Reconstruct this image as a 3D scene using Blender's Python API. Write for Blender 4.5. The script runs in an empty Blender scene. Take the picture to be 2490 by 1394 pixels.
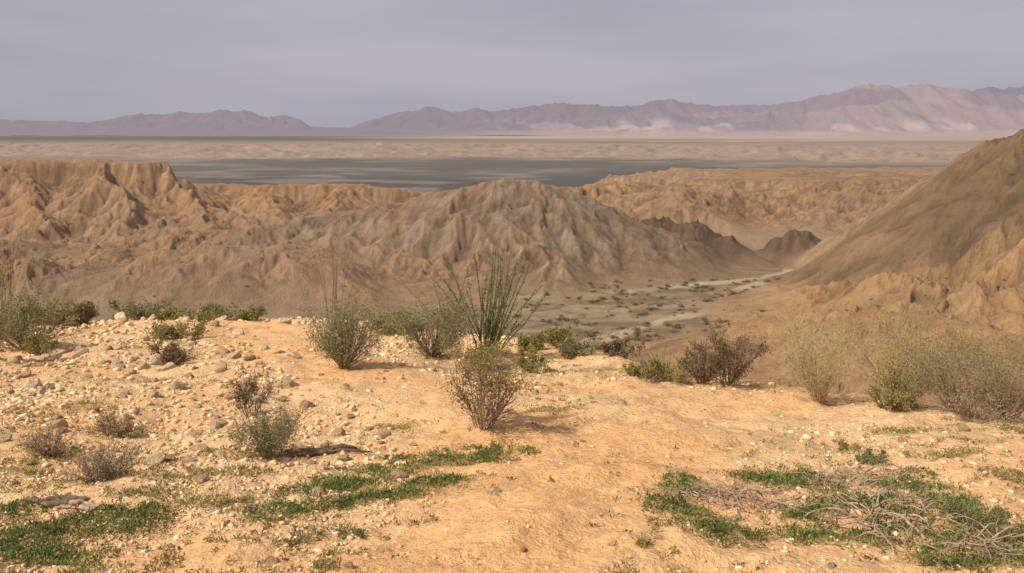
import bpy, math, numpy as np
from mathutils import Vector
rng=np.random.default_rng(7)
scene=bpy.context.scene
COL=scene.collection
P=math.radians(9.8); CP,SP=math.cos(P),math.sin(P)
# ---------------- image helper: pixel coordinates and depth -> world ----------------
def ratio(u,v):
    a=(u-1245)/2156; b=(697-v)/2156
    yy=CP+b*SP
    return a/yy,(-SP+b*CP)/yy
def wp(u,v,y):
    s,t=ratio(u,v); return (s*y,y,t*y)
# ---------------- noise ----------------
def h2(ix,iy,seed):
    ix=ix.astype(np.int64); iy=iy.astype(np.int64)
    n=(ix*374761393+iy*668265263+seed*974634777)&0xffffffff
    n=((n^(n>>13))*1274126177)&0xffffffff
    n=((n^(n>>16))*2246822519)&0xffffffff
    return ((n^(n>>15))&0xffffff)/float(0xffffff)
def vn(x,y,seed=0):
    ix=np.floor(x); iy=np.floor(y); fx=x-ix; fy=y-iy
    fx=fx*fx*fx*(fx*(fx*6-15)+10); fy=fy*fy*fy*(fy*(fy*6-15)+10)
    a=h2(ix,iy,seed);b=h2(ix+1,iy,seed);c=h2(ix,iy+1,seed);d=h2(ix+1,iy+1,seed)
    return (a+(b-a)*fx)*(1-fy)+(c+(d-c)*fx)*fy
def fbm(x,y,oct=4,seed=0):
    x=np.asarray(x,float); y=np.asarray(y,float)
    s=0;a=.5;t=0
    for i in range(oct):
        s=s+a*vn(x,y,seed+i*17); t+=a; a*=.5; x,y=(x*1.62-y*1.18)+3.1,(x*1.18+y*1.62)+7.7
    return s/t
def ridged(x,y,oct=4,seed=0,gain=.5):
    s=0;a=1.;t=0;pr=1.
    for i in range(oct):
        n=1-np.abs(2*vn(x,y,seed+i*13)-1); n=n**1.5; s=s+a*n*pr; t+=a; pr=np.clip(n*1.6,0,1); a*=gain; x,y=(x*1.62-y*1.18)+3.1,(x*1.18+y*1.62)+7.7
    return s/t
def ss(a,b,x):
    t=np.clip((x-a)/(b-a),0,1); return t*t*(3-2*t)
def gully(X,Y,gx,gy,cell,amp,octs=4,seed=0,k=1.3,gain=.48):
    Z=np.zeros_like(X); g0x,g0y=gx.copy(),gy.copy(); f=1/cell; a=amp
    for o in range(octs):
        m=np.sqrt(g0x**2+g0y**2)+.06
        dx=-g0y/m*k; dy=g0x/m*k
        px=X*f; py=Y*f; ix=np.floor(px); iy=np.floor(py); fx=px-ix; fy=py-iy
        C=np.zeros_like(X); S=np.zeros_like(X); W=np.zeros_like(X)
        for i in (-1,0,1,2):
            for j in (-1,0,1,2):
                ox=h2(ix+i,iy+j,seed+o*31)*.8; oy=h2(ix+i,iy+j,seed+o*31+7)*.8
                qx=fx-i-ox+.4; qy=fy-j-oy+.4
                w=np.exp(-(qx*qx+qy*qy)*2.0)
                ph=2*math.pi*(qx*dx+qy*dy)
                C+=w*np.cos(ph); S+=w*np.sin(ph); W+=w
        C/=W; S/=W
        sl=ss(.03,.35,np.sqrt(gx**2+gy**2))
        Z+=a*C*sl
        g0x=g0x-a*f*2*math.pi*S*dx*sl*.8; g0y=g0y-a*f*2*math.pi*S*dy*sl*.8
        f*=2.0; a*=gain
    return Z
# ---------------- mesh helpers ----------------
def mesh_np(name,V,F,mats,col=None,smooth=True,midx=None):
    me=bpy.data.meshes.new(name)
    V=np.ascontiguousarray(V,dtype=np.float32); F=np.ascontiguousarray(F,dtype=np.int32)
    n=F.shape[1]
    me.vertices.add(len(V)); me.vertices.foreach_set('co',V.ravel())
    me.loops.add(F.size); me.loops.foreach_set('vertex_index',F.ravel())
    me.polygons.add(len(F)); me.polygons.foreach_set('loop_start',np.arange(0,F.size,n,dtype=np.int32))
    me.polygons.foreach_set('loop_total',np.full(len(F),n,dtype=np.int32))
    if smooth: me.polygons.foreach_set('use_smooth',np.ones(len(F),dtype=bool))
    me.update(calc_edges=True)
    for m in mats: me.materials.append(m)
    if col is not None:
        at=me.color_attributes.new('Col','FLOAT_COLOR','POINT')
        c=np.ones((len(V),4),dtype=np.float32); c[:,:3]=col
        at.data.foreach_set('color',c.ravel())
    return me
def obj(name,me,loc=(0,0,0),label=None,cat=None,kind=None,parent=None,group=None,rot=None,scale=None):
    o=bpy.data.objects.new(name,me); COL.objects.link(o); o.location=loc
    if rot is not None:o.rotation_euler=rot
    if scale is not None:o.scale=scale
    if parent: o.parent=parent
    if label:o['label']=label
    if cat:o['category']=cat
    if kind:o['kind']=kind
    if group:o['group']=group
    return o
def gridF(nr,nc):
    i=np.arange(nr-1)[:,None]*nc+np.arange(nc-1)[None,:]
    i=i.ravel(); return np.stack([i,i+1,i+nc+1,i+nc],1)
def fan(ys,ss_):
    S,Y=np.meshgrid(ss_,ys); return S,S*Y,Y
def grad(Z,S,Y,ys,s):
    Zy,Zs=np.gradient(Z,ys,s); return Zs/Y, Zy-S/Y*Zs
# ---------------- materials ----------------
def newmat(name):
    m=bpy.data.materials.new(name); m.use_nodes=True; nt=m.node_tree; nt.nodes.clear()
    out=nt.nodes.new('ShaderNodeOutputMaterial'); b=nt.nodes.new('ShaderNodeBsdfPrincipled')
    b.inputs['Roughness'].default_value=.95; b.inputs['Specular IOR Level'].default_value=.1
    nt.links.new(b.outputs[0],out.inputs[0]); return m,nt,b,out
def N(nt,t,**kw):
    n=nt.nodes.new(t)
    for k,v in kw.items(): setattr(n,k,v)
    return n
def ramp(nt,src,stops):
    r=N(nt,'ShaderNodeValToRGB'); el=r.color_ramp.elements
    while len(el)<len(stops): el.new(.5)
    for e,(p,c) in zip(el,stops):
        e.position=p; e.color=(*c,1) if len(c)==3 else c
    nt.links.new(src,r.inputs[0]); return r.outputs[0]
def noise(nt,scale,detail=6,rough=.6,vec=None):
    n=N(nt,'ShaderNodeTexNoise'); n.inputs['Scale'].default_value=scale; n.inputs['Detail'].default_value=detail; n.inputs['Roughness'].default_value=rough
    if vec is not None: nt.links.new(vec,n.inputs['Vector'])
    return n.outputs['Fac']
def mixc(nt,a,b,fac,mode='MIX'):
    m=N(nt,'ShaderNodeMix',data_type='RGBA',blend_type=mode)
    for s,v in ((m.inputs[0],fac),(m.inputs[6],a),(m.inputs[7],b)):
        if isinstance(v,(int,float)): s.default_value=v
        elif isinstance(v,tuple): s.default_value=(*v,1)
        else: nt.links.new(v,s)
    return m.outputs[2]
def coord(nt,scale=(1,1,1)):
    t=N(nt,'ShaderNodeTexCoord'); m=N(nt,'ShaderNodeMapping'); m.inputs['Scale'].default_value=scale
    nt.links.new(t.outputs['Object'],m.inputs[0]); return m.outputs[0]
def terrain_mat(name,sc,bump_d,var=.35,extra=None,haze_emit=None):
    m,nt,b,out=newmat(name)
    at=N(nt,'ShaderNodeAttribute',attribute_name='Col')
    v=coord(nt)
    n1=noise(nt,sc,8,.7,v); n2=noise(nt,sc*9,5,.7,v)
    g=ramp(nt,n1,[(.3,(1-var,)*3),(.7,(1+var,)*3)])
    g2=ramp(nt,n2,[(.3,(1-var*.8,)*3),(.7,(1+var*.8,)*3)])
    c=mixc(nt,at.outputs['Color'],g,1.,'MULTIPLY'); c=mixc(nt,c,g2,1.,'MULTIPLY')
    if extra: c=extra(nt,c,v)
    nt.links.new(c,b.inputs['Base Color'])
    bp=N(nt,'ShaderNodeBump'); bp.inputs['Strength'].default_value=.8; bp.inputs['Distance'].default_value=bump_d
    ad=N(nt,'ShaderNodeMath',operation='ADD'); nt.links.new(n1,ad.inputs[0]); nt.links.new(n2,ad.inputs[1])
    nt.links.new(ad.outputs[0],bp.inputs['Height']); nt.links.new(bp.outputs[0],b.inputs['Normal'])
    if haze_emit:  # aerial haze painted in: even emission tint mixed over the surface
        em=N(nt,'ShaderNodeEmission'); em.inputs[0].default_value=(*haze_emit[0],1); em.inputs[1].default_value=1
        mx=N(nt,'ShaderNodeMixShader'); mx.inputs[0].default_value=haze_emit[1]
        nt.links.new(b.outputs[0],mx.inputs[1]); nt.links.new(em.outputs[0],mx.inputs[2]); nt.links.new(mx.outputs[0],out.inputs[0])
    return m
A=np.array
# ======================= FOREGROUND GROUND =======================
cs=np.array([-1.5,-.9,-.6,-.48,-.24,-.145,0,.121,.17,.281,.364,.604,.9,1.5])
cy=np.array([13,15,17,23,23.8,20,16.5,13,10.9,10.1,8.9,7.0,6,5.5])
def fg_h(x,y):
    x=np.asarray(x,float); y=np.maximum(np.asarray(y,float),.3)
    s=x/y
    yc=(np.interp(s,cs,cy)+np.interp(s-.03,cs,cy)+np.interp(s+.03,cs,cy))/3
    z=-1.43-.15*y
    e=y-yc
    d=np.maximum(e,0)
    z=z-np.where(d<6,d*d*.055,6*6*.055+.66*(d-6))
    amp=ss(1,6,y)
    z=z+(fbm(x*.35,y*.35,3,5)-.5)*.40*amp*ss(1,-3,e)
    z=z+(fbm(x*1.4,y*1.4,4,9)-.5)*.19
    z=z+(fbm(x*6,y*6,3,11)-.5)*.04
    return z
def hit(u,v):
    s,t=ratio(u,v); ys=np.exp(np.linspace(math.log(1.5),math.log(45),1600))
    d=t*ys-fg_h(s*ys,ys); k=np.argmax(d<0)
    if not (d<0).any(): k=np.argmin(d)
    y=ys[k]; return float(s*y),float(y),float(fg_h(s*y,y))
def plseg(X,Y,pts):
    best=np.full(X.shape,1e9)
    for (x0,y0),(x1,y1) in zip(pts[:-1],pts[1:]):
        dx,dy=x1-x0,y1-y0; t=np.clip(((X-x0)*dx+(Y-y0)*dy)/(dx*dx+dy*dy+1e-9),0,1)
        best=np.minimum(best,np.hypot(X-x0-t*dx,Y-y0-t*dy))
    return best
path1=[hit(*p)[:2] for p in [(1150,1390),(1300,1240),(1330,1130),(1180,1010),(960,940),(760,880),(690,800)]]
path2=[hit(*p)[:2] for p in [(1350,1200),(1560,1080),(1700,1010),(1640,970),(1450,950)]]
patches=[(780,1190,70,16),(860,1175,60,16),(950,1145,60,22),(1080,1125,100,18),(1180,1108,110,14),(690,1245,75,28),(840,1222,45,18),(960,1205,60,9),(1060,1175,60,12),
 (250,1275,120,32),(110,1290,70,26),(60,1350,80,30),(150,1370,90,26),(20,1320,60,40),(40,1240,60,26),(320,1265,70,26),(1960,1180,60,42),(1975,1250,55,26),(1740,1285,85,26),(1640,1235,55,26),(2010,1305,90,28),
 (2210,1180,60,32),(2220,1290,80,34),(2380,1260,80,44),(2440,1330,80,44),(2330,1370,90,26),(2130,1220,60,22),(1660,1190,45,18),(2300,1225,60,26),(1870,1170,70,14),
 (1330,1000,70,6),(960,1040,45,10),(640,1110,40,12),(430,830,70,22),(400,850,70,18),
 (140,1110,60,12),(300,1050,60,10),(420,1160,70,10),(520,1220,60,10),(560,1150,70,8),(2180,1050,40,6),(2330,1110,50,8),(2470,1165,40,12),(2470,1045,50,12),(1480,900,70,10),(1560,905,60,12),(1350,870,60,12),(1330,905,50,6),
 (120,1180,90,12),(60,1010,70,10),(180,990,80,8),(330,930,70,8),(80,890,60,8),(480,1110,60,8),(360,1200,60,10),(30,1140,60,14)]
NG=30
pw=[]
for (u,v,ru,rv) in patches:
    x,y,z=hit(u,v); pw.append((x,y,ru*y/2156,rv*y/2156/max(.3,-z/math.hypot(y,z))))
def greenness(X,Y):
    g=np.zeros_like(X)
    for (x,y,rx,ry) in pw: g=np.maximum(g,np.exp(-(((X-x)/rx)**2+((Y-y)/ry)**2)*1.1))
    return g
ys=np.exp(np.linspace(math.log(.8),math.log(70),640)); sv=np.linspace(-1.1,1.1,800)
S,X,Y=fan(ys,sv); Z=fg_h(X,Y)
pd=np.minimum(plseg(X,Y,path1),plseg(X,Y,path2)*1.2)
pathm=ss(1.4,.1,pd+ (fbm(X*1.1,Y*1.1,3,3)-.5)*2.2)
pale=np.array([.83,.55,.305]); orange=np.array([.82,.475,.225]); dry=np.array([.62,.43,.22]); grn=np.array([.22,.205,.08])
n=fbm(X*.5,Y*.5,4,21)
c=pale[None,None]*np.ones(X.shape+(1,))
k=np.clip(ss(.40,.68,n)*.7+pathm*.6,0,1)[...,None]; c=c*(1-k)+orange*k
k=(ss(.5,.75,fbm(X*1.3,Y*1.3,4,31))*.5*(1-pathm))[...,None]; c=c*(1-k)+dry*k
gr=greenness(X,Y); k=(ss(.35,.9,gr*(.5+fbm(X*5,Y*5,3,41)))*.65)[...,None]; c=c*(1-k)+grn*k
e=Y-np.interp(S,cs,cy); k=ss(1,8,e)[...,None]*.8; c=c*(1-k)+np.array([.40,.25,.12])*k
def fgx(nt,c,v):
    vo=N(nt,'ShaderNodeTexVoronoi'); vo.inputs['Scale'].default_value=16; nt.links.new(v,vo.inputs['Vector'])
    f=ramp(nt,vo.outputs['Distance'],[(.0,(1.08,1.11,1.15)),(.28,(1.03,1.03,1.03)),(.5,(.95,.93,.9))])
    c=mixc(nt,c,f,.7,'MULTIPLY')
    n=noise(nt,42,5,.75,v); f=ramp(nt,n,[(.33,(.50,.42,.35)),(.45,(1,1,1)),(.6,(1,1,1)),(.68,(1.12,1.15,1.2))])
    c=mixc(nt,c,f,.85,'MULTIPLY')
    n=noise(nt,9,6,.8,v); f=ramp(nt,n,[(.34,(.72,.63,.52)),(.47,(1,1,1)),(.64,(1.06,1.08,1.10))])
    return mixc(nt,c,f,.9,'MULTIPLY')
m_fg=terrain_mat('sandy_gravel_soil',2.2,.06,.13,fgx)
obj('ground',mesh_np('ground',np.stack([X,Y,Z],-1).reshape(-1,3),gridF(*X.shape),[m_fg],np.clip(c,0,1).reshape(-1,3)),label='pale orange sandy gravel ridge top with pebbles',cat='ground',kind='structure')
# ======================= CANYON BADLANDS =======================
TAN=(.39,.24,.13);ORG=(.41,.235,.115);GRY=(.28,.19,.12);BRN=(.125,.076,.05);OLV=(.215,.14,.077);PAL=(.41,.28,.16);RED=(.27,.16,.09);BEN=(.48,.285,.13)
R=[
 ([(430,640,285),(600,575,300),(780,525,315),(960,492,318),(1090,462,320),(1200,444,322),(1260,448,322),(1350,464,318),(1440,500,312),(1540,562,300),(1600,615,290),(1700,668,280)],.46,.55,0,GRY,4),
 ([(1180,446,322),(1160,540,296),(1140,640,265),(1120,705,245)],.5,.5,0,TAN,1),
 ([(1040,480,319),(960,580,290),(900,660,262),(860,718,240)],.5,.5,0,TAN,1),
 ([(1330,465,316),(1310,560,295),(1280,590,280),(1330,670,255)],.5,.5,0,PAL,1),
 ([(1440,505,312),(1470,590,292),(1540,650,272),(1600,690,262)],.5,.5,0,RED,1),
 ([(800,525,314),(760,600,290),(700,660,262),(650,715,240)],.5,.5,0,ORG,1),
 ([(640,560,303),(560,640,275),(500,640,252),(420,705,232)],.5,.5,0,TAN,1),
 ([(60,705,228),(170,665,238),(260,645,242),(340,665,238),(390,712,228)],.5,.5,0,GRY,1),
 ([(620,690,232),(720,650,240),(800,690,232)],.45,.45,0,ORG,1),
 ([(420,700,232),(510,655,240),(600,700,230)],.45,.45,0,GRY,1),
 ([(-150,700,232),(-50,640,245),(40,690,236)],.45,.45,0,ORG,1),
 ([(900,600,280),(1000,640,262),(1030,700,245)],.5,.5,0,ORG,1),
 ([(-700,382,440),(0,386,430),(200,388,420),(410,396,410),(430,410,408)],.34,.35,12,TAN,9),
 ([(410,402,402),(470,500,365),(540,570,332),(560,610,305)],.45,.45,3,ORG),
 ([(240,400,405),(300,500,362),(330,590,318),(300,640,282)],.45,.45,3,TAN),
 ([(60,400,414),(120,520,358),(60,610,308),(10,690,258)],.45,.45,3,ORG),
 ([(-200,400,424),(-150,560,340),(-220,680,260)],.5,.5,0,ORG),
 ([(440,440,432),(560,444,432),(680,452,428),(860,447,425),(960,462,420),(1100,470,425),(1350,466,460)],.4,.4,9,TAN,5),
 ([(640,452,428),(660,510,380),(700,550,345)],.45,.45,0,ORG),
 ([(860,450,420),(830,500,380),(800,530,350)],.45,.45,0,ORG),
 ([(1350,460,480),(1550,450,540),(1750,452,600),(2000,440,650),(2400,430,700)],.3,.3,3,ORG,6),
 ([(1560,432,760),(1700,414,820),(2000,408,870),(2300,404,920),(2600,400,960)],.25,.3,3,TAN,25),
 ([(1550,450,540),(1480,500,440),(1560,540,385)],.4,.4,0,ORG),
 ([(1750,452,600),(1690,500,480),(1700,540,410),(1800,575,365)],.4,.4,0,ORG),
 ([(1900,446,630),(1860,510,470),(1860,550,400)],.4,.4,0,ORG),
 ([(2050,446,640),(1980,520,460),(1930,565,372)],.4,.4,0,TAN),
 ([(2250,446,600),(2120,510,450),(2040,570,370)],.4,.4,0,TAN),
 ([(1400,500,345),(1530,545,345),(1610,540,340),(1690,555,332),(1770,592,318),(1860,635,304)],.62,.6,3,BRN,1.5),
 ([(1700,562,332),(1680,630,298),(1740,672,282)],.6,.6,0,BRN,1),
 ([(1870,610,322),(1900,585,320),(1945,562,318),(2000,585,316)],.8,.8,3,BRN,2.5),
 ([(3000,180,235),(2700,240,248),(2490,303,256),(2400,340,260),(2300,420,262),(2200,490,265),(2100,560,267),(2000,622,268),(1930,660,270)],.66,.9,0,OLV),
 ([(2380,345,259),(2240,520,246),(2140,620,246),(2060,670,250)],.75,.7,0,PAL),
 ([(2640,480,228),(2470,600,220),(2360,670,220)],.75,.7,0,OLV),
 ([(2700,715,180),(2490,712,192),(2200,703,208),(2000,698,225),(1900,697,240)],.24,.5,0,BEN),
 ([(2900,860,130),(2490,850,132),(2200,805,150),(1900,800,170),(1740,825,176)],.14,.5,0,BEN),
 ([(2300,720,200),(2150,790,170),(1950,850,140)],.25,.25,0,BEN),
 ([(2700,960,100),(2300,930,112),(2000,900,125),(1750,860,145)],.10,.3,0,BEN),
]
ya=[60.]
while ya[-1]<1500: ya.append(ya[-1]+(.8 if ya[-1]<235 else max(.9,.0034*ya[-1]) if ya[-1]<480 else .006*ya[-1]))
cys=np.array(ya); csv=np.linspace(-.85,.95,1200)
S,X,Y=fan(cys,csv)
wx=(fbm(X*.03,Y*.03,4,51)-.5)*22; wy=(fbm(X*.03,Y*.03,4,61)-.5)*22
near=ss(320,380,Y)
rt=ss(.06,.2,S)
fl=-45+ (near*5)*rt + ss(140,70,Y)*10
hillmask=np.maximum(ss(-.10,-.2,S)*ss(205,250,Y), ss(285,325,Y)*(1-ss(.08,.14,S))+ss(335,390,Y)*ss(.08,.14,S))
hillmask=np.maximum(hillmask*ss(1200,950,Y),0)
rd=ridged((X+wx)*.015,(Y+wy)*.015,4,71,.42); rd2=ridged((X+wx)*.035+5,(Y+wy)*.035,3,75,.42)
fl=fl*(1-(1-rt)*ss(450,800,Y))+(-112)*(1-rt)*ss(450,800,Y)
fl=fl*(1-ss(900,1150,Y))-115*ss(900,1150,Y)
fl=fl+hillmask*(rd*16+rd2*5-3)*np.where(S<.05,.85,1)*(1-(1-rt)*ss(420,480,Y))
bench=ss(.22,.32,S)*ss(90,110,Y)*ss(235,205,Y)
fl=fl+(fbm(X*.1,Y*.1,3,73)-.5)*.8
K=1.3
def tent(pts,sn,sf,cliff,wf,flat=0):
    w=[wp(*p) for p in pts]; best=np.full(X.shape,-1e6)
    XX=X+wx*wf; YY=Y+wy*wf
    for (x0,y0,z0),(x1,y1,z1) in zip(w[:-1],w[1:]):
        dx,dy=x1-x0,y1-y0; t=np.clip(((XX-x0)*dx+(YY-y0)*dy)/(dx*dx+dy*dy),0,1)
        ex=XX-x0-t*dx; ey=YY-y0-t*dy; d=np.maximum(np.hypot(ex,ey)-flat,0)
        far=ss(-.3,.3,ey/(d+flat+.01)); sl=sn*(1-far)+sf*far
        dd=np.sqrt(d*d+6)-2.45
        h=z0+t*(z1-z0)-sl*dd
        if cliff: h=h-cliff*ss(0,6,d-1)
        best=np.maximum(best,h)
    return best
hs=[tent(r[0],r[1],r[2],r[3],(.3 if r[4] is BRN else .4 if (len(r[0])>5 or r[0][0][0]>1850) else .9),r[5] if len(r)>5 else 0) for r in R]
M=np.maximum.reduce(hs+[fl])
acc=np.exp((fl-M)/K); FLOORC=np.array([.35,.25,.15])
hm3=ss(.1,.9,hillmask)[...,None]; bb=(ss(.2,.3,S)*ss(240,215,Y))[...,None]
fcol=FLOORC*(1-hm3)+A([.37,.225,.12])*hm3; fcol=fcol*(1-bb)+A(BEN)*bb
CW=1.8
cw=np.exp((fl-M)/CW); cc=cw[...,None]*fcol; ca=cw.copy()
cn=[(fbm(X*.06+i*9.1,Y*.06,3,80+i)-.5)*6 for i in range(4)]
olv=np.zeros_like(X); brn=np.zeros_like(X)
for i,(h,r) in enumerate(zip(hs,R)):
    acc+=np.exp((h-M)/K); w=np.exp((h+cn[i%4]+(2 if r[4] is BRN else 0)-M)/CW); cc+=w[...,None]*np.array(r[4]); ca+=w
    if r[4] is OLV or (r[4] is PAL and i>25): olv+=w
    if r[4] is BRN: brn+=w
H=M+K*np.log(acc); cc/=ca[...,None]; olv/=ca; brn/=ca
bz=(ss(.22,.30,S)*ss(226,210,Y+(fbm(X*.05,Y*.05,3,88)-.5)*24))
olv=olv*(1-bz); cc=cc*(1-.8*bz[...,None])+A(BEN)*.8*bz[...,None]
floorness=cw/ca*(1-ss(.1,.6,hillmask))*(1-bb[...,0])
relief=ss(.5,7,H-fl+hillmask*7)*(1-.5*ss(200,170,Y))
rr=relief*(1-.3*olv)
H=H+((fbm(X*.03,Y*.03,3,93)-.5)*7*(1-.5*near)+(fbm(X*.09,Y*.09,2,94)-.5)*2.0)*rr*(1-.6*olv)
H=H+bench*((ridged((X+wx*.6)*.028,(Y+wy*.6)*.028,4,98,.5)-.35)*7.5)
gx,gy=grad(H,S,Y,cys,csv)
gm=np.hypot(gx,gy); fcl=np.minimum(1,.8/(gm+1e-6)); gxx=gx*fcl+(fbm(X*.04,Y*.04,3,95)-.5)*.7*rr; gyy=gy*fcl+(fbm(X*.04,Y*.04,3,96)-.5)*.7*rr
G=gully(X+wx*.6,Y+wy*.6,gxx,gyy,15,1.6,4,seed=100,gain=.44)*(.40+1.1*fbm(X*.02,Y*.02,2,97))
rg=np.maximum(rr,bench*.6)
H2=H+G*rg*(1+.15*near)
gx,gy=grad(H2,S,Y,cys,csv); gm=np.hypot(gx,gy); fcl=np.minimum(1,1.2/(gm+1e-6))
F2=gully(X,Y,gx*fcl,gy*fcl,5.2,1.,2,seed=160,gain=.45)
far2=ss(620,430,Y)
H2=H2+F2*rg*far2*(.17+.36*ss(.4,1.,gm))+(fbm(X*.25,Y*.25,3,91)-.5)*(.5+1.6*brn)*rr
capn=(fbm(X*.03,Y*.03,4,99)-.5)*2.8+(fbm(X*.15,Y*.15,3,92)-.5)*1.3
capL=np.interp(S,[-.9,-.385,-.372,-.17,-.10,.05,.08],[-12.0,-12.6,-24,-24.8,-26.5,-27,60])
capD=np.interp(Y,[400,520,640,780,1000],[-24.5,-27.5,-32.0,-33,-36])
cap=np.where(S>.06,np.where(Y>400,capD,99),np.where(Y>392,capL,99))+capn
cap=np.where((Y<392)|((S>.06)&(Y<400)),99,cap)
H2=-.5*np.log(np.exp(-np.clip(H2,-200,60)/.5-50)+np.exp(-np.clip(cap,-100,60)/.5-50))-25
CG=H2.copy()
n1=fbm(X*.05,Y*.05,4,120); n2=fbm(X*.16,Y*.16,4,130); n3=fbm(X*.4,Y*.4,3,131)
strat=fbm(H2*.55+n1*3,X*.012,2,140)
amid=ss(92,25,np.abs(X+20))*ss(268,288,Y)*ss(350,325,Y)
k=(amid*ss(.47,.55,n2*.5+strat*.15+n3*.35)*.75)[...,None]; cc=cc*(1-k)+A([.15,.12,.095])*k
k=(amid*ss(.55,.60,fbm(X*.13+4,Y*.13,4,137))*.6)[...,None]; cc=cc*(1-k)+A([.35,.30,.23])*k
pinkm=ss(.45,.65,fbm(X*.02,Y*.02,4,133))*(1-floorness)*(1-olv)*(1-bb[...,0])*.5
k=pinkm[...,None]; cc=cc*(1-k)+A([.37,.235,.155])*k
k=((1-amid*.6)*ss(.48,.60,n1*.4+strat*.3+n3*.3)*.6*(1-floorness)*(1-.7*bb[...,0]))[...,None]; cc=cc*(1-k)+A([.20,.13,.08])*k
k=(ss(.56,.7,n2)*.3*(1-floorness)*(1-olv)*(1-brn))[...,None]; cc=cc*(1-k)+A([.48,.33,.20])*k
k=(olv*ss(.55,.68,fbm(X*.05+Y*.05,Y*.02-X*.02,4,138))*.55)[...,None]; cc=cc*(1-k)+A([.36,.22,.11])*k
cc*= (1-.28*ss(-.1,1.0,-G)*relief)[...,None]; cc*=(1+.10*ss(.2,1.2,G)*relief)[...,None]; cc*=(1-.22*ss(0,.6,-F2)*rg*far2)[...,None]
ch1=[wp(*p)[:2] for p in [(900,742,229),(1000,742,229),(1300,722,243),(1600,705,255),(1870,682,273),(1920,668,290)]]
ch2=[wp(*p)[:2] for p in [(1420,850,186),(1500,815,196),(1600,775,212),(1720,752,222),(1790,710,250),(1870,684,270)]]
cd=np.minimum(plseg(X+wx*.45,Y+wy*.35,ch1)/2.1,plseg(X+wx*.3,Y+wy*.2,ch2)/1.8)
fm=ss(.4,.8,floorness)*ss(330,300,Y)*ss(-.2,-.08,S)
k=(fm*ss(.43,.56,fbm(X*.22,Y*.24,4,150))*.75)[...,None]; cc=cc*(1-k)+A([.20,.15,.085])*k
k=(fm*ss(.58,.66,fbm(X*.12+wx*.05,Y*.14,4,155))*.6)[...,None]; cc=cc*(1-k)+A([.46,.35,.23])*k
k=(fm*ss(1.5,.8,cd+(n2-.5)*2.2)*.95)[...,None]; cc=cc*(1-k)+A([.56,.43,.29])*k
k=(near*ss(450,1100,Y)*.45)[...,None]; cc=cc*(1-k)+A([.31,.225,.17])*k
m_can=terrain_mat('eroded_badland_clay',.22,1.5,.20,haze_emit=((.38,.29,.225),.09))  # faint warm haze painted on as emission
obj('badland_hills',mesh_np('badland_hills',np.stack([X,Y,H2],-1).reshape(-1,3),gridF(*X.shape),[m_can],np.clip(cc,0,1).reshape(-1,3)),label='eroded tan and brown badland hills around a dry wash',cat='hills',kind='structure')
def can_h(x,y):
    fi=np.interp(y,cys,np.arange(len(cys))); fj=(x/y-csv[0])/(csv[1]-csv[0])
    i=int(fi);j=int(np.clip(fj,0,len(csv)-2)); a=fi-i;b=fj-j
    i=min(i,len(cys)-2)
    return (CG[i,j]*(1-a)+CG[i+1,j]*a)*(1-b)+(CG[i,j+1]*(1-a)+CG[i+1,j+1]*a)*b
def can_hit(u,v,y0=70,y1=700):
    s,t=ratio(u,v)
    for y in np.linspace(y0,y1,900):
        if t*y<can_h(s*y,y): return s*y,y,can_h(s*y,y)
    return None
# ======================= FAR PLAIN =======================
pys=np.exp(np.linspace(math.log(650),math.log(31000),620)); psv=np.linspace(-1.0,1.0,900)
S,X,Y=fan(pys,psv)
edge=3900+900*(fbm(S*3,S*0+2.2,3,200)-.5)-700*ss(-.1,.5,S)+900*(fbm(X*.0015,Y*.0015,4,203)-.5)
e=Y-edge
Hb=-102+(fbm(X*.002,Y*.002,4,210)-.5)*6+ss(0,1300,e)*42
gx,gy=grad(Hb,S,Y,pys,psv)
Gf=gully(X,Y,np.clip(gx*12,-1,1),np.clip(gy*12,-1,1),260,10,4,seed=220)
mask=ss(-100,250,e)*ss(3200,900,e)
Hp=Hb+Gf*mask+(fbm(X*.008,Y*.008,3,222)-.5)*12*mask
dark=A([.095,.09,.08]); mid=A([.22,.175,.135]); pink=A([.31,.22,.168])
c=np.ones(X.shape+(3,))*mid
LY=np.log(Y)
q=fbm(S*5+3,LY*4.5,6,230); q2=fbm(S*26,LY*22,4,231)
core=np.exp(-((S+.10)/.26)**2)
k=(ss(.44,.62,q*.76+q2*.20+.17*core+.06*ss(3400,2400,Y)-.03)*(1-mask))[...,None]; c=c*(1-k)+dark*k
lowe=ss(2500,1800,Y)
k=(ss(.40,.56,fbm(S*7+9,LY*6,5,235)*.7+.2*lowe+q2*.2)*(1-mask)*lowe*.8)[...,None]; c=c*(1-k)+A([.045,.043,.04])*k
k=(ss(.53,.62,fbm(S*8+2,LY*9,6,236))*(1-mask)*.5)[...,None]; c=c*(1-k)+A([.26,.21,.165])*k
rb=ss(.0,.12,S)*np.exp(-((Y-2500-900*(fbm(S*6,S*0,3,238)-.5))/330)**2)*(1-mask)
k=(rb*.75)[...,None]; c=c*(1-k)+A([.06,.056,.052])*k
k=(mask*.85)[...,None]; c=c*(1-k)+pink*k
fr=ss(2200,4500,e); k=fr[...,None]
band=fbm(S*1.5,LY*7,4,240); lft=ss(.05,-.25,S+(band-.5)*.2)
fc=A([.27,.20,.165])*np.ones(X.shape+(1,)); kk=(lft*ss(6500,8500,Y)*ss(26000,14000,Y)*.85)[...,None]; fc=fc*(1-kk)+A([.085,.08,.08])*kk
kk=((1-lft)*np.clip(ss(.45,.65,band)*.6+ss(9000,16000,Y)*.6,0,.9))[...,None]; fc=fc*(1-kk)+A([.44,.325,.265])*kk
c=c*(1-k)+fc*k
m_pl=terrain_mat('hazy_desert_plain',.004,4,.20,haze_emit=((.36,.31,.295),.20))  # valley haze painted on as emission, same at every distance
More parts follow.
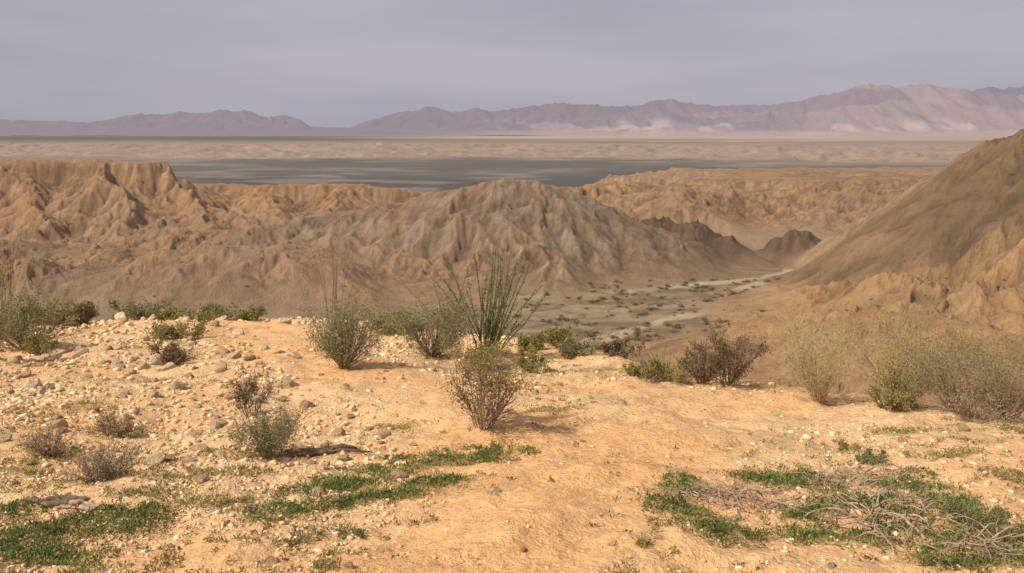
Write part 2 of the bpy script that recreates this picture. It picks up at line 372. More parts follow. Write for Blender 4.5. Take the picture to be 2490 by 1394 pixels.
obj('desert_plain',mesh_np('desert_plain',np.stack([X,Y,Hp],-1).reshape(-1,3),gridF(*X.shape),[m_pl],np.clip(c,0,1).reshape(-1,3)),label='flat hazy desert valley with dark flats and low escarpment',cat='plain',kind='structure')
# ======================= MOUNTAINS =======================
ms=np.linspace(-.95,.95,1300); mys=np.linspace(23000,36000,170)
S,X,Y=fan(mys,ms)
prof=[(-900,270),(-500,285),(-200,290),(0,292),(100,294),(210,298),(320,281),(450,277),(520,272),(590,271),(625,282),(660,288),(695,283),(730,292),(755,310),(850,311),(900,293),(950,282),(1000,270),(1040,260),(1075,268),(1110,274),(1150,265),(1200,270),(1250,266),(1300,255),(1380,253),(1440,256),(1530,259),(1580,250),(1630,245),(1680,252),(1740,261),(1800,256),(1850,259),(1900,252),(1960,245),(2000,232),(2040,222),(2080,210),(2110,206),(2180,211),(2260,205),(2320,214),(2380,222),(2440,228),(2490,229),(2700,225),(3100,240),(3600,260)]
pu=A([ratio(u,v) for u,v in prof]); 
def mtn(yr,prof_s,prof_t,wid,seed,amp):
    ridge=yr+900*(fbm(S*6,S*0+seed,3,seed)-.5)*2
    ph=np.interp(S,prof_s,prof_t)*ridge
    d=(Y-ridge)/wid
    b=np.maximum(0,1-np.abs(d)); b=b**1.25
    return -60.+(ph+60.)*b
m1=mtn(28500,pu[:,0],pu[:,1]+.0002,4200,300,1)
prof2=[(-900,300),(0,304),(300,303),(420,298),(560,296),(700,305),(800,322),(1000,310),(1200,300),(1350,303),(1430,300),(1480,285),(1560,278),(1640,276),(1700,290),(1800,282),(1870,268),(1960,275),(2050,258),(2150,252),(2250,255),(2350,262),(2430,250),(2490,250),(2800,250),(3600,280)]
p2=A([ratio(u,v) for u,v in prof2]); m2=mtn(26000,p2[:,0],p2[:,1],2600,310,1)
prof3=[(2200,300),(2330,222),(2400,214),(2490,211),(2800,205),(3600,230)]
p3=A([ratio(u,v) for u,v in prof3]); m3=mtn(32000,p3[:,0],p3[:,1],3000,320,1); m3=np.where(S<p3[0,0],-60,m3)
Hm=np.maximum(np.maximum(m1,m2),m3)
gx,gy=grad(Hm,S,Y,mys,ms)
G=gully(X,Y,gx*2.2,gy*2.2,1500,75,5,seed=330)
Hm2=Hm+G*ss(10,350,Hm+60)+(fbm(X*.0016,Y*.0016,4,335)-.5)*65*ss(0,200,Hm+60)
Hm2=np.where(Hm<-58,-75,Hm2)
pur=A([.17,.13,.14]); pnk=A([.46,.31,.26]); lt=A([.72,.54,.44])  # distance haze tint is put into these base colours
c=np.ones(X.shape+(3,))*pur
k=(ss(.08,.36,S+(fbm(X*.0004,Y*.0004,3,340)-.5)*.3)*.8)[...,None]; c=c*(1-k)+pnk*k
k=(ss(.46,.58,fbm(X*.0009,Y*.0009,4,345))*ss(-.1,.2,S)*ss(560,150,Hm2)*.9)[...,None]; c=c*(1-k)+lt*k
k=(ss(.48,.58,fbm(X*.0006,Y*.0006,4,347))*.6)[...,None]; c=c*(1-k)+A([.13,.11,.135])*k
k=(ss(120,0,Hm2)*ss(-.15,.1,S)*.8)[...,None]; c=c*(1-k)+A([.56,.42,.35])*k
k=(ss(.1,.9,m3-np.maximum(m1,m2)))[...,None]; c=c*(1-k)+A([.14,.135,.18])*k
m_mt=terrain_mat('hazy_mountain_rock',.0012,30,.14,haze_emit=((.355,.31,.35),.68))  # mauve haze painted on as emission, over most of the rock colour
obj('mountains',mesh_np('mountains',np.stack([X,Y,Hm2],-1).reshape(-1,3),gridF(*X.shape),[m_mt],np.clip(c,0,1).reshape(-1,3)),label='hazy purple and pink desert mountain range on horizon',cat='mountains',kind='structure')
# ======================= PLANT KIT =======================
def leafmat(name,c1,c2,tr=.25):
    m,nt,b,out=newmat(name)
    g=N(nt,'ShaderNodeNewGeometry'); r=ramp(nt,g.outputs['Random Per Island'],[(0,c1),(1,c2)])
    n=noise(nt,3.,3,.6,coord(nt)); f=ramp(nt,n,[(.35,(.75,.75,.75)),(.65,(1.25,1.25,1.25))])
    c=mixc(nt,r,f,1.,'MULTIPLY'); nt.links.new(c,b.inputs['Base Color'])
    t=N(nt,'ShaderNodeBsdfTranslucent'); nt.links.new(c,t.inputs[0])
    mx=N(nt,'ShaderNodeMixShader'); mx.inputs[0].default_value=tr
    nt.links.new(b.outputs[0],mx.inputs[1]); nt.links.new(t.outputs[0],mx.inputs[2]); nt.links.new(mx.outputs[0],out.inputs[0]); return m
def barkmat(name,c1,c2):
    m,nt,b,out=newmat(name); n=noise(nt,30,4,.6,coord(nt)); nt.links.new(ramp(nt,n,[(.3,c1),(.7,c2)]),b.inputs['Base Color']); return m
L_grey=leafmat('grey_green_leaf',(.17,.165,.075),(.34,.31,.15)); L_olive=leafmat('olive_leaf',(.20,.185,.06),(.40,.33,.12))
L_oct=leafmat('ocotillo_leaf',(.06,.09,.025),(.16,.185,.06)); L_green=leafmat('fresh_green_leaf',(.075,.125,.028),(.20,.25,.075))
L_yel=leafmat('yellow_green_leaf',(.30,.27,.10),(.50,.42,.18)); L_dry=leafmat('dry_twig_leaf',(.30,.21,.12),(.50,.38,.23)); L_brn=leafmat('brown_leaf',(.15,.10,.06),(.30,.21,.12)); L_far=leafmat('scrub_leaf',(.12,.10,.055),(.23,.185,.10))
L_mix=leafmat('creosote_leaf',(.17,.14,.055),(.38,.31,.11))
B_grey=barkmat('grey_twig_bark',(.20,.15,.10),(.42,.33,.23)); B_red=barkmat('reddish_twig_bark',(.20,.12,.09),(.42,.29,.21)); B_dark=barkmat('dark_twig_bark',(.10,.07,.045),(.24,.17,.11)); B_oct=barkmat('ocotillo_bark',(.07,.08,.035),(.17,.17,.075)); B_dead=barkmat('weathered_deadwood',(.24,.16,.11),(.54,.41,.29)); B_yel=barkmat('straw_twig_bark',(.34,.26,.13),(.54,.42,.23))
B_far=barkmat('olive_twig_bark',(.13,.11,.06),(.26,.21,.12))
class Tubes:
    def __init__(s): s.V=[];s.F=[];s.n=0
    def add(s,pts,rad,k=4):
        pts=np.asarray(pts,float); m=len(pts)
        t=np.gradient(pts,axis=0); t/=np.linalg.norm(t,axis=1)[:,None]+1e-9
        a=np.array([.31,.82,.48]); u=np.cross(t,a); u/=np.linalg.norm(u,axis=1)[:,None]+1e-9; w=np.cross(t,u)
        an=np.arange(k)*2*math.pi/k
        ring=pts[:,None,:]+np.asarray(rad)[:,None,None]*(np.cos(an)[None,:,None]*u[:,None,:]+np.sin(an)[None,:,None]*w[:,None,:])
        s.V.append(ring.reshape(-1,3))
        i=np.arange(m-1)[:,None]*k; j=np.arange(k)[None,:]; j2=(j+1)%k
        s.F.append((np.stack([i+j,i+j2,i+k+j2,i+k+j],-1)+s.n).reshape(-1,4)); s.n+=m*k
    def mesh(s,name,mat): return mesh_np(name,np.concatenate(s.V),np.concatenate(s.F),[mat])
def leafquads(pos,size,r,up=.3,asp=2.2):
    n=len(pos); d=r.normal(size=(n,3)); d[:,2]+=up; d/=np.linalg.norm(d,axis=1)[:,None]
    w=np.cross(d,r.normal(size=(n,3))); w/=np.linalg.norm(w,axis=1)[:,None]
    L=size*r.uniform(.6,1.4,n)[:,None]; d=d*L; w=w*L/asp
    V=np.stack([pos,pos+d*.55+w*.5,pos+d,pos+d*.55-w*.5],1).reshape(-1,3)
    return V,np.arange(n*4).reshape(-1,4)
def branch_path(r,p0,d,L,seg,wob,lift):
    pts=[p0]; d=d/np.linalg.norm(d)
    for i in range(seg):
        d=d+r.normal(size=3)*wob; d[2]+=lift; d/=np.linalg.norm(d); pts.append(pts[-1]+d*L/seg)
    return np.array(pts)
def bush_meshes(name,seed,h,w,ns,nsub,nl,ls,bark,leaf,thick=.008,leaf_lo=.35,spread=.06,twigs=True,sp=.045,lean=0):
    r=np.random.default_rng(seed); T=Tubes(); tips=[]
    for i in range(ns):
        a=r.uniform(0,2*math.pi); q=math.sqrt(r.uniform(0,1)); tilt=q*math.atan2(w/2,h*.75)*1.15
        d=np.array([math.cos(a)*math.sin(tilt)+lean,math.sin(a)*math.sin(tilt),math.cos(tilt)])
        L=math.hypot(w/2*q,h*math.sqrt(max(.15,1-.5*q*q)))*r.uniform(.6,1.08)
        p0=np.array([math.cos(a),math.sin(a),0])*r.uniform(0,spread)-np.array([0,0,.03])
        pts=branch_path(r,p0,d,L,6,.13,.03); T.add(pts,np.linspace(thick,thick*.3,7)*r.uniform(.7,1.2))
        tips.append(pts[2:])
        for j in range(nsub):
            k=r.integers(1,6); dd=(pts[k+1 if k<6 else 6]-pts[k])+0; dd=dd/np.linalg.norm(dd)+r.normal(size=3)*.55; dd[2]+=.15
            q2=branch_path(r,pts[k],dd,L*r.uniform(.2,.45),4,.2,.03); T.add(q2,np.linspace(thick*.45,thick*.15,5),3); tips.append(q2[1:])
            if twigs:
                for _ in range(2):
                    kk=r.integers(1,4); q3=branch_path(r,q2[kk],dd/np.linalg.norm(dd)+r.normal(size=3)*.7,L*r.uniform(.08,.2),3,.25,.02); T.add(q3,np.linspace(thick*.28,thick*.12,4),3); tips.append(q3)
    st=T.mesh(name+'_stems',bark)
    A_=np.concatenate(tips); wts=np.clip((A_[:,2]/h-leaf_lo*.5)+np.hypot(A_[:,0],A_[:,1])/w,.02,None)
    wts*=.25+1.5*vn(A_[:,0]/w*5+seed,A_[:,2]/h*4,seed)**2; wts/=wts.sum()
    idx=r.choice(len(A_),nl,p=wts); pos=A_[idx]+r.normal(size=(nl,3))*sp
    pos[:,2]=np.maximum(pos[:,2],.01)
    V,F=leafquads(pos,ls,r); lf=mesh_np(name+'_foliage',V,F,[leaf],smooth=False)
    return st,lf
def plant(kindname,label,cat,loc,meshes,group=None,rot=0,sc=1):
    e=obj(kindname,None,loc,label=label,cat=cat,group=group,rot=(0,0,rot),scale=(sc,)*3 if not isinstance(sc,tuple) else sc); e.empty_display_size=.2
    for nm,me in zip(('stems','foliage'),meshes): obj(nm,me,parent=e)
    return e
def wh(u,v,wpx,hpx):
    x,y,z=hit(u,v); return (x,y,z),wpx*y/2120,hpx*y/2120
sd=1000
def bush(u,v,wpx,hpx,kind,label,name='desert_bush',dens=1.,**kw):
    global sd; sd+=1
    loc,w,h=wh(u,v,wpx,hpx); 
    bark,leaf=kind; ls=.0026*loc[1]*kw.pop('lsz',1.)
    n=int(2600*dens); kw.setdefault('thick',.0006*loc[1]+.001)
    me=bush_meshes(name,sd,h,w,kw.pop('ns',22),kw.pop('nsub',7),n,ls,bark,leaf,sp=kw.pop('sp',.035)*max(w,h),**kw)
    return plant(name,label,'bush',loc,me)
GG=(B_grey,L_grey)
bush(835,894,235,160,GG,'rounded grey-green desert bush on sandy ground',dens=3.8,ns=44,lsz=.85,sp=.045)
bush(1050,868,260,155,GG,'wide grey-green desert bush beside an ocotillo',dens=3.8,ns=46,lsz=.85,sp=.045)
bush(1172,1045,235,200,(B_red,L_mix),'open creosote bush with bare reddish forked stems',name='creosote_bush',dens=1.7,ns=20,nsub=11,leaf_lo=1.1,lsz=1.15,thick=.008)
bush(1285,905,90,60,(B_grey,L_olive),'small olive shrub behind the creosote bush',dens=.8)
bush(1180,898,170,62,(B_grey,L_olive),'low olive shrub behind the creosote bush',dens=1.2)
bush(660,1112,155,140,(B_grey,L_grey),'pale grey-green shrub with feathery base',dens=1.9,ns=32,sp=.045)
bush(610,1010,85,130,(B_dark,L_brn),'narrow brown dried shrub with seed heads',dens=.7,ns=10,nsub=6)
bush(250,1165,180,95,(B_grey,L_dry),'leafless grey dry shrub among stones',dens=.7,ns=50,nsub=10)
bush(110,1105,150,75,(B_grey,L_dry),'low dry twiggy shrub',dens=.5,ns=34)
bush(270,1060,110,55,(B_grey,L_dry),'small dry twiggy shrub on stony slope',dens=.5,ns=24)
bush(60,850,240,130,GG,'dense grey-green bush at ridge edge',dens=2.8,ns=36,sp=.05)
bush(90,862,110,60,(B_grey,L_olive),'olive bush at ridge edge',dens=1.)
bush(-40,870,180,140,GG,'grey-green bush at ridge edge',dens=1.6)
for (u,v,w,h,k,l) in [(205,790,70,60,(B_far,L_brn),'brown twiggy bush on ridge crest'),(340,776,150,28,(B_grey,L_grey),'low olive bush on ridge crest'),(520,778,150,22,GG,'low grey-green bush on ridge crest'),(130,765,120,45,(B_grey,L_olive),'olive bush on ridge crest'),(430,780,110,16,(B_grey,L_olive),'low loose olive scrub on ridge crest'),(600,780,100,16,(B_grey,L_olive),'tiny olive bush on ridge crest'),
  (420,885,120,36,(B_dark,L_brn),'flat dark brown shrub among boulders'),(440,825,160,28,(B_grey,L_olive),'low olive shrub among boulders'),
  (950,812,120,50,(B_grey,L_olive),'dark olive bush by the slope edge'),(1360,838,100,42,(B_grey,L_olive),'olive bush on the slope edge'),(1505,868,100,44,(B_grey,L_brn),'brown bush on the slope edge'),(1290,852,110,32,(B_grey,L_olive),'low olive bush on slope edge'),(1400,862,110,28,(B_grey,L_grey),'low grey bush on slope edge'),
  (1770,938,160,140,(B_dark,L_brn),'dark brown twiggy bush at the slope edge'),(1705,932,100,110,(B_dark,L_brn),'brown twiggy bush at the slope edge'),(1630,927,160,34,(B_grey,L_olive),'low green bush at the slope edge'),(1560,915,90,30,(B_grey,L_olive),'low olive bush at slope edge')]:
    bush(u,v,w,h,k,l,dens=1.2 if w>70 else .6)
bush(1990,975,260,255,(B_yel,L_yel),'tall wispy straw-yellow bush at the slope edge',dens=1.1,ns=30,nsub=10,lsz=.7)
bush(2200,985,320,225,(B_yel,L_olive),'large airy olive-green bush at slope edge',dens=2.3,ns=32,sp=.06,lsz=.85)
bush(2160,992,110,80,(B_dark,L_olive),'small dark olive bush at slope edge',dens=.8)
bush(2330,1005,260,195,(B_grey,L_grey),'airy grey-green bush at slope edge',dens=1.8,ns=30,sp=.06,lsz=.85)
bush(2450,1020,280,215,(B_grey,L_olive),'airy straw-green bush at slope edge',dens=1.5,ns=32,sp=.06,lsz=.8)
bush(2380,1022,250,80,(B_grey,L_dry),'low dry twiggy bush at slope edge',dens=.5,ns=40)
bush(2120,1125,60,40,(B_grey,L_green),'small green weed clump',dens=.3); bush(2060,1095,50,28,(B_grey,L_olive),'small olive weed clump',dens=.25)
bush(2370,1285,110,90,(B_grey,L_green),'small green annual plant among dead branches',dens=.6); bush(740,1310,60,50,(B_grey,L_olive),'small olive weed clump',dens=.2); bush(850,1300,60,30,(B_grey,L_green),'small green weed clump',dens=.2)
def ocotillo(u,v,wpx,hpx,ns,label,leafn,lean=0.,mats=(B_oct,L_oct),thin=1.,arch=.02,lo=.45):
    global sd; sd+=1; r=np.random.default_rng(sd)
    loc,w,h=wh(u,v,wpx,hpx)
    T=Tubes(); pos=[]
    for i in range(ns):
        a=r.uniform(0,2*math.pi); q=r.uniform(0,1)**.8; tilt=q*math.atan2(w/2,h)*1.1
        d=np.array([math.cos(a)*math.sin(tilt)+lean,math.sin(a)*math.sin(tilt),math.cos(tilt)])
        L=h*r.uniform(lo,1.0)/max(.5,math.cos(tilt)); p0=np.array([math.cos(a),math.sin(a),0])*r.uniform(0,.07*h)-np.array([0,0,.05])
        pts=branch_path(r,p0,d,L,10,.05,-arch*r.random()); rr=np.linspace(.0095,.0035,11)*h*.5*thin*r.uniform(.7,1.3)*(1-.25*q)+.0012
        T.add(pts,rr,5); f=np.sort(r.uniform(.08,.97,leafn)); pos.append(np.stack([np.interp(f,np.linspace(0,1,11),pts[:,c]) for c in range(3)],1)+r.normal(size=(leafn,3))*.006*h)
    st=T.mesh('ocotillo_stems',mats[0]); V,F=leafquads(np.concatenate(pos),.015*h,r,.5,2.); lf=mesh_np('ocotillo_foliage',V,F,[mats[1]],smooth=False)
    plant('ocotillo',label,'ocotillo',loc,(st,lf))
ocotillo(1185,866,300,290,38,'tall green ocotillo with many arching wands',110,lean=.17,arch=.03,thin=1.05,lo=.4)
ocotillo(1090,812,280,260,11,'sparse thin ocotillo with bare wands',18,mats=(B_far,L_grey),thin=.6,lean=-.13,lo=.7)
ocotillo(810,800,110,240,10,'sparse grey ocotillo with thin wands',24,mats=(B_far,L_grey),thin=.8,lo=.7)
ocotillo(15,800,110,270,13,'tall thin ocotillo with yellowish wands',34,mats=(B_far,L_olive),thin=.9,lean=.08,lo=.7)
ocotillo(1440,842,90,75,18,'small green ocotillo on slope edge',50,mats=(B_oct,L_oct))
ocotillo(1620,925,160,100,26,'low fan-shaped grey-green ocotillo',60,mats=(B_oct,L_grey))
# canyon scrub
scrub=[]
for i in range(5):
    r=np.random.default_rng(400+i); nl=240
    p=r.normal(size=(nl,3)); p/=np.linalg.norm(p,axis=1)[:,None]; p*=r.uniform(.2,1,nl)[:,None]; p*=A([1.1,1.1,.55])*(.6+.9*fbm(p[:,0]*2+i,p[:,1]*2,2,5))[:,None]; p[:,2]+=.4
    V,F=leafquads(p,.26,r); scrub.append(mesh_np('scrub_bush',V,F,[L_far],smooth=False))
cnt=0
def scr(x,y,s):
    global cnt
    z=can_h(x,y); cnt+=1
    obj('scrub_bush',scrub[cnt%5],(x,y,z-.15*s),label='small dark scrub bush on canyon ground',cat='bush',group='scrub bushes in the canyon',rot=(0,0,rng.uniform(0,6)),scale=(s*rng.uniform(.8,1.4),s*rng.uniform(.8,1.4),s*rng.uniform(.6,1.1)))
for (u,v) in [(2135,750),(2280,760),(2305,790),(2430,700),(2250,720),(2120,730),(2440,690),(2200,640),(2420,540),(2460,430),(2300,680),(1510,690),(1580,685),(1670,690),(1380,725),(600,700),(375,725),(560,750),(210,745),(2060,760),(2410,800),(2390,860),(2180,820),(2010,820),(840,700),(1010,690),(1560,740),(1690,760)]:
    q=can_hit(u,v)
    if q: scr(q[0],q[1],rng.uniform(.35,.7)*q[1]/230)
t=0
while cnt<294 and t<14000:
    t+=1; y=rng.uniform(165,272); s=rng.uniform(.0,.31); x=s*y
    if can_h(x,y)>-43.4 or vn(A([x*.08]),A([y*.2]),3)[0]<.36: continue
    scr(x,y,.4+.9*rng.random()**2)
# ======================= ROCKS =======================
def rockmat(name,stops):
    m,nt,b,out=newmat(name); oi=N(nt,'ShaderNodeObjectInfo'); c=ramp(nt,oi.outputs['Random'],stops)
    n=noise(nt,2.5,6,.7,coord(nt)); f=ramp(nt,n,[(.3,(.75,.71,.67)),(.7,(1.15,1.15,1.15))]); nt.links.new(mixc(nt,c,f,1.,'MULTIPLY'),b.inputs['Base Color'])
    bp=N(nt,'ShaderNodeBump'); bp.inputs['Distance'].default_value=.1; nt.links.new(n,bp.inputs['Height']); nt.links.new(bp.outputs[0],b.inputs['Normal']); return m
m_rock=rockmat('tan_weathered_rock',[(0,(.50,.32,.18)),(.15,(.66,.45,.26)),(.6,(.80,.58,.36)),(1,(.82,.67,.47))])
import bmesh
def ico(sub):
    bm=bmesh.new(); bmesh.ops.create_icosphere(bm,subdivisions=sub,radius=1); V=A([v.co[:] for v in bm.verts]); F=A([[v.index for v in f.verts] for f in bm.faces]); bm.free(); return V,F
V3,F3=ico(3); rocks=[]
for i in range(9):
    r=np.random.default_rng(500+i); V=V3.copy()
    for _ in range(11):
        nrm=r.normal(size=3); nrm/=np.linalg.norm(nrm); off=r.uniform(.5,.82); dd=V@nrm-off; V-=np.maximum(dd,0)[:,None]*nrm*.92
    V*=(1+.18*(fbm(V[:,0]*2.3+i*5,V[:,1]*2.3+V[:,2]*1.7,3,i)-.5))[:,None]; V*=A([1,r.uniform(.6,.9),r.uniform(.5,.75)])
    rocks.append(mesh_np('rock',V,F3,[m_rock]))
def rock(x,y,r_,label='tan rounded desert rock on sandy ground'):
    obj('rock',rocks[rng.integers(9)],(x,y,float(fg_h(x,y))+r_*.12),label=label,cat='rock',group='loose rocks on the ridge',rot=(rng.uniform(-.3,.3),rng.uniform(-.3,.3),rng.uniform(0,6.28)),scale=(r_,r_*rng.uniform(.7,1.1),r_*rng.uniform(.8,1.2)))
for (u,v,px) in [(530,902,50),(430,945,52),(378,1125,58),(975,1162,52),(715,868,36),(604,875,36),(540,860,44),(570,870,30),(295,1212,28),(490,1172,44),(680,860,28),(640,850,24),(2015,985,36),(2225,992,20),(2270,997,22),(2375,1028,30),(2340,1045,34),(2445,1040,24),(1004,1084,20),(755,1128,26),(150,1050,30),(200,860,34),(170,855,30),(280,850,36),(210,920,32),(120,945,34),(300,970,28),(60,915,34),(480,990,28),(530,1035,40),(1210,1195,26),(660,1370,34),(230,1000,26),(1300,960,18),(860,1000,16),(1275,1340,20),(850,1380,30),(1400,1080,14),(1050,900,20),(840,940,18),(940,905,14),(560,935,26),(350,895,30),(250,885,34),(130,870,32),(90,940,30)]:
    x,y,z=hit(u,v); rock(x,y,px*.62*y/2156,'pale rounded stone half sunk in sandy soil' if px>30 else 'tan rounded desert rock on sandy ground')
nr=45; t=0
while nr<275 and t<9000:
    t+=1; s=rng.uniform(-.62,.6); y=math.exp(rng.uniform(math.log(3.8),math.log(23))); x=s*y
    if y>np.interp(s,cs,cy)+.5: continue
    d=min(plseg(A([x]),A([y]),path1)[0],plseg(A([x]),A([y]),path2)[0])
    p=(.95 if (s<-.15 and y>6) else .08)*(1 if d>.9 else .06)*(.1+1.5*fbm(A([x*.6]),A([y*.6]),2,8)[0]**1.5)
    if rng.random()>p: continue
    rock(x,y,(.003+.0085*rng.random()**2.2)*y+.006); nr+=1
def gravel(name,n,lo,hi,mat,seed,label):
    r=np.random.default_rng(seed); V0,F0=ico(1); s=r.uniform(-.75,.75,n*3); y=np.exp(r.uniform(math.log(2.8),math.log(25),n*3)); x=s*y
    ok=(y<np.interp(s,cs,cy)+.8); d=np.minimum(plseg(x,y,path1),plseg(x,y,path2))
    p=np.where(s<-.12,1.,.26)*np.where(d<.8,.10,1)*np.clip(4.2*(fbm(x*.7,y*.7,3,66)-.32),.04,1.1); ok&=r.random(n*3)<p
    x=x[ok][:n];y=y[ok][:n]; m=len(x); z=fg_h(x,y)
    R_=(lo+(hi-lo)*r.random(m)**3.5)*y; sc=R_[:,None]*r.uniform(.5,1.3,(m,3)); sc[:,2]*=.6
    jit=V0[None]*(1+r.uniform(-.3,.3,(m,len(V0),1))); a=r.uniform(0,6.28,m); ca,sa=np.cos(a)[:,None],np.sin(a)[:,None]
    Q=jit*sc[:,None,:]; Vx=Q[...,0]*ca-Q[...,1]*sa+x[:,None]; Vy=Q[...,0]*sa+Q[...,1]*ca+y[:,None]; Vz=Q[...,2]+(z+sc[:,2]*.2)[:,None]
    V=np.stack([Vx,Vy,Vz],-1).reshape(-1,3); F=(F0[None]+np.arange(m)[:,None,None]*len(V0)).reshape(-1,3)
    obj(name,mesh_np(name,V,F,[mat],smooth=False),label=label,cat='gravel',kind='stuff')
def isl(name,stops):
    m,nt,b,out=newmat(name); g=N(nt,'ShaderNodeNewGeometry'); nt.links.new(ramp(nt,g.outputs['Random Per Island'],stops),b.inputs['Base Color']); return m
gravel('gravel',26000,.0006,.0052,isl('mixed_gravel',[(0,(.38,.23,.12)),(.15,(.60,.39,.21)),(.6,(.78,.54,.31)),(1,(.82,.64,.42))]),77,'mixed tan pebbles scattered over the sandy ridge')
def cover(name,mat,label,pts,nl,size,hgt,seed):
    r=np.random.default_rng(seed); P_=[]
    for (x,y,rad) in pts:
        n=nl; a=r.uniform(0,6.28,n); q=rad*np.sqrt(r.random(n)); px=x+q*np.cos(a); py=y+q*np.sin(a); P_.append(np.stack([px,py,fg_h(px,py)+r.random(n)*hgt*(1-.7*q/rad)],1))
    P_=np.concatenate(P_); V,F=leafquads(P_,size,r,.8,3.); obj(name,mesh_np(name,V,F,[mat],smooth=False),label=label,cat='ground cover',kind='stuff')
r=np.random.default_rng(88); pts=[]
for (x,y,rx,ry) in pw[:NG]:
    for _ in range(int(50*min(2,rx*ry*6))+20):
        a=r.uniform(0,6.28); q=r.random()**.6; pts.append((x+rx*q*math.cos(a)*1.4,y+ry*q*math.sin(a)*1.4,r.uniform(.03,.10)))
cover('green_ground_cover',L_green,'bright green low desert annuals in patches',pts,38,.022,.035,89)
pts=[]
for (x,y,rx,ry) in pw:
    for _ in range(22):
        a=r.uniform(0,6.28); q=math.sqrt(r.random()); pts.append((x+rx*q*math.cos(a)*1.7,y+ry*q*math.sin(a)*1.7,r.uniform(.03,.10)))
t=0
while t<3800:
    s=r.uniform(-.7,.7); y=math.exp(r.uniform(math.log(3.3),math.log(24))); x=s*y; t+=1
    if y>np.interp(s,cs,cy)+1: continue
    d=min(plseg(A([x]),A([y]),path1)[0],plseg(A([x]),A([y]),path2)[0])
    if r.random()>(.10 if d<.6 else 1)*(1.9*fbm(A([x*.6]),A([y*.6]),3,97)[0]-.4)*(1.3 if s<-.1 else 1.): continue
    pts.append((x,y,r.uniform(.02,.07)*(.5+y*.06)))
cover('dry_weeds',L_olive,'sparse olive weeds and dry tufts on sand',pts,24,.022,.04,98)
pts2=[(p[0]+r.normal()*.2,p[1]+r.normal()*.2,p[2]*.9) for p in pts[::2]]
cover('brown_litter',L_brn,'brown dry plant litter on sand',pts2,16,.022,.015,99)
def pile(u,v,ru,rv,n,label,seed,Lr=(.15,.5),th=.005,name='brushwood_pile',mat=B_dead,log=False):
    r=np.random.default_rng(seed); x0,y0,z0=hit(u,v); rx=ru*y0/2156; ry=rv*y0/2156*2.4; T=Tubes()
    for i in range(n):
        a=r.uniform(0,6.28); q=r.random()**.7; x=rx*q*math.cos(a); y=ry*q*math.sin(a); L=r.uniform(*Lr); th0=r.normal(0,.35 if log else 1.1)+(math.pi if r.random()<.5 else 0)
        pts=branch_path(r,A([x,y,0]),A([math.cos(th0),math.sin(th0)*.8,.0]),L,7,.08 if log else .30,0); pts[:,2]=0; 
        g=fg_h(pts[:,0]+x0,pts[:,1]+y0)-z0; pts[:,2]=g+th*.6+(0 if log else r.uniform(0,.12)*np.sin(np.linspace(0,3.0,8))*(1-q*.6))+np.abs(r.normal(0,.008,8))
        t0=th*r.uniform(.3,1.2)*(2. if r.random()<.08 and not log else 1)
        rad=np.linspace(t0,t0*.35,8)*r.uniform(.8,1.2,8)
        if log: rad=np.interp(np.linspace(0,1,8),[0,.15,.8,1],[.35,1,.8,.1])*t0*r.uniform(.85,1.15,8)
        T.add(pts,rad,6)
        for j in range(0 if log and r.random()<.6 else r.integers(0,4)):
            k=r.integers(1,6); q2=branch_path(r,pts[k],(pts[k+1]-pts[k])/L*7+r.normal(size=3)*.6,L*.35,4,.2,0); q2[:,2]=np.maximum(q2[:,2],fg_h(q2[:,0]+x0,q2[:,1]+y0)-z0+.004); T.add(q2,np.linspace(t0*.35 if log else t0*.5,t0*.15,5),4)
    obj(name,T.mesh(name,mat),(x0,y0,z0),label=label,cat='dead branches')
pile(1790,1215,160,42,85,'tangled pile of bleached dead branches on weeds',1,(.12,.36),.0042)
pile(2070,1175,120,32,60,'tangled bleached dead twigs beside green weeds',2,(.1,.35),.0042)
pile(2210,1235,120,40,50,'tangled pile of bleached dead branches in weeds',3,(.12,.4),.0045)
pile(2040,1265,90,34,14,'loose bleached dead branches on the ground',4,(.2,.4),.007)
pile(2420,1330,100,40,40,'tangled pile of grey dead branches in weeds',5,(.12,.4),.0045)
pile(2150,1320,130,30,12,'scattered dead twigs on sandy ground',6)
pile(200,1240,22,10,6,'broken piece of bleached driftwood',7,(.08,.16),.020,'driftwood',B_dead,True)
pile(120,1224,34,10,7,'dark weathered dead log among stones',8,(.15,.28),.024,'dead_branch',B_dark,True)
pile(800,1102,36,8,7,'dark fallen dead branch lying on sand',9,(.22,.38),.026,'dead_branch',B_dark,True)
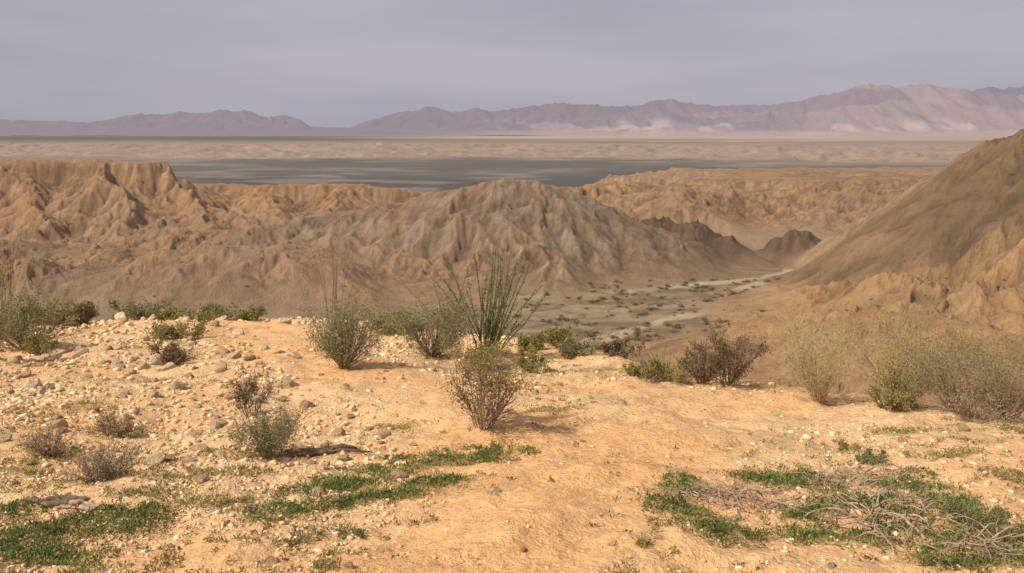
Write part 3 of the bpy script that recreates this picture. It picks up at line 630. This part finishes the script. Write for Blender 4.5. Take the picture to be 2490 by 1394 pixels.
# ======================= LIGHT / WORLD / CAMERA =======================
el=math.radians(44); sx,sy=-.82,-.44; nn=math.hypot(sx,sy)
dv=Vector((sx/nn*math.cos(el),sy/nn*math.cos(el),math.sin(el)))
ld=bpy.data.lights.new('sun','SUN'); ld.energy=4.8; ld.angle=math.radians(1.2); ld.color=(1,.91,.76)
lo=bpy.data.objects.new('sun',ld); COL.objects.link(lo); lo.rotation_euler=dv.to_track_quat('Z','Y').to_euler()
w=bpy.data.worlds.new('World'); scene.world=w; w.use_nodes=True; nt=w.node_tree; nt.nodes.clear()
out=N(nt,'ShaderNodeOutputWorld'); sky=N(nt,'ShaderNodeTexSky',sky_type='NISHITA'); sky.sun_disc=False; sky.sun_elevation=el; sky.sun_rotation=math.atan2(sx,sy); sky.dust_density=4
b1=N(nt,'ShaderNodeBackground'); b1.inputs[1].default_value=.07; nt.links.new(sky.outputs[0],b1.inputs[0])
tc=N(nt,'ShaderNodeTexCoord'); mp=N(nt,'ShaderNodeMapping'); mp.inputs['Scale'].default_value=(1.0,1.0,6.5); mp.inputs['Rotation'].default_value=(0.03,.05,0); nt.links.new(tc.outputs['Generated'],mp.inputs[0])
n=noise(nt,1.5,6,.45,mp.outputs[0])
c=ramp(nt,n,[(.34,(.405,.415,.465)),(.5,(.43,.42,.485)),(.68,(.515,.49,.56))])
b2=N(nt,'ShaderNodeBackground'); b2.inputs[1].default_value=1.; nt.links.new(c,b2.inputs[0])
mx=N(nt,'ShaderNodeMixShader'); mx.inputs[0].default_value=.86; nt.links.new(b1.outputs[0],mx.inputs[1]); nt.links.new(b2.outputs[0],mx.inputs[2]); nt.links.new(mx.outputs[0],out.inputs[0])
cd_=bpy.data.cameras.new('camera'); co=bpy.data.objects.new('camera',cd_); COL.objects.link(co); scene.camera=co
cd_.sensor_width=36; cd_.lens=36*2156/2490; cd_.clip_start=.1; cd_.clip_end=80000; co.location=(0,0,0); co.rotation_euler=(math.pi/2-P,0,0)
scene.view_settings.view_transform='Standard'
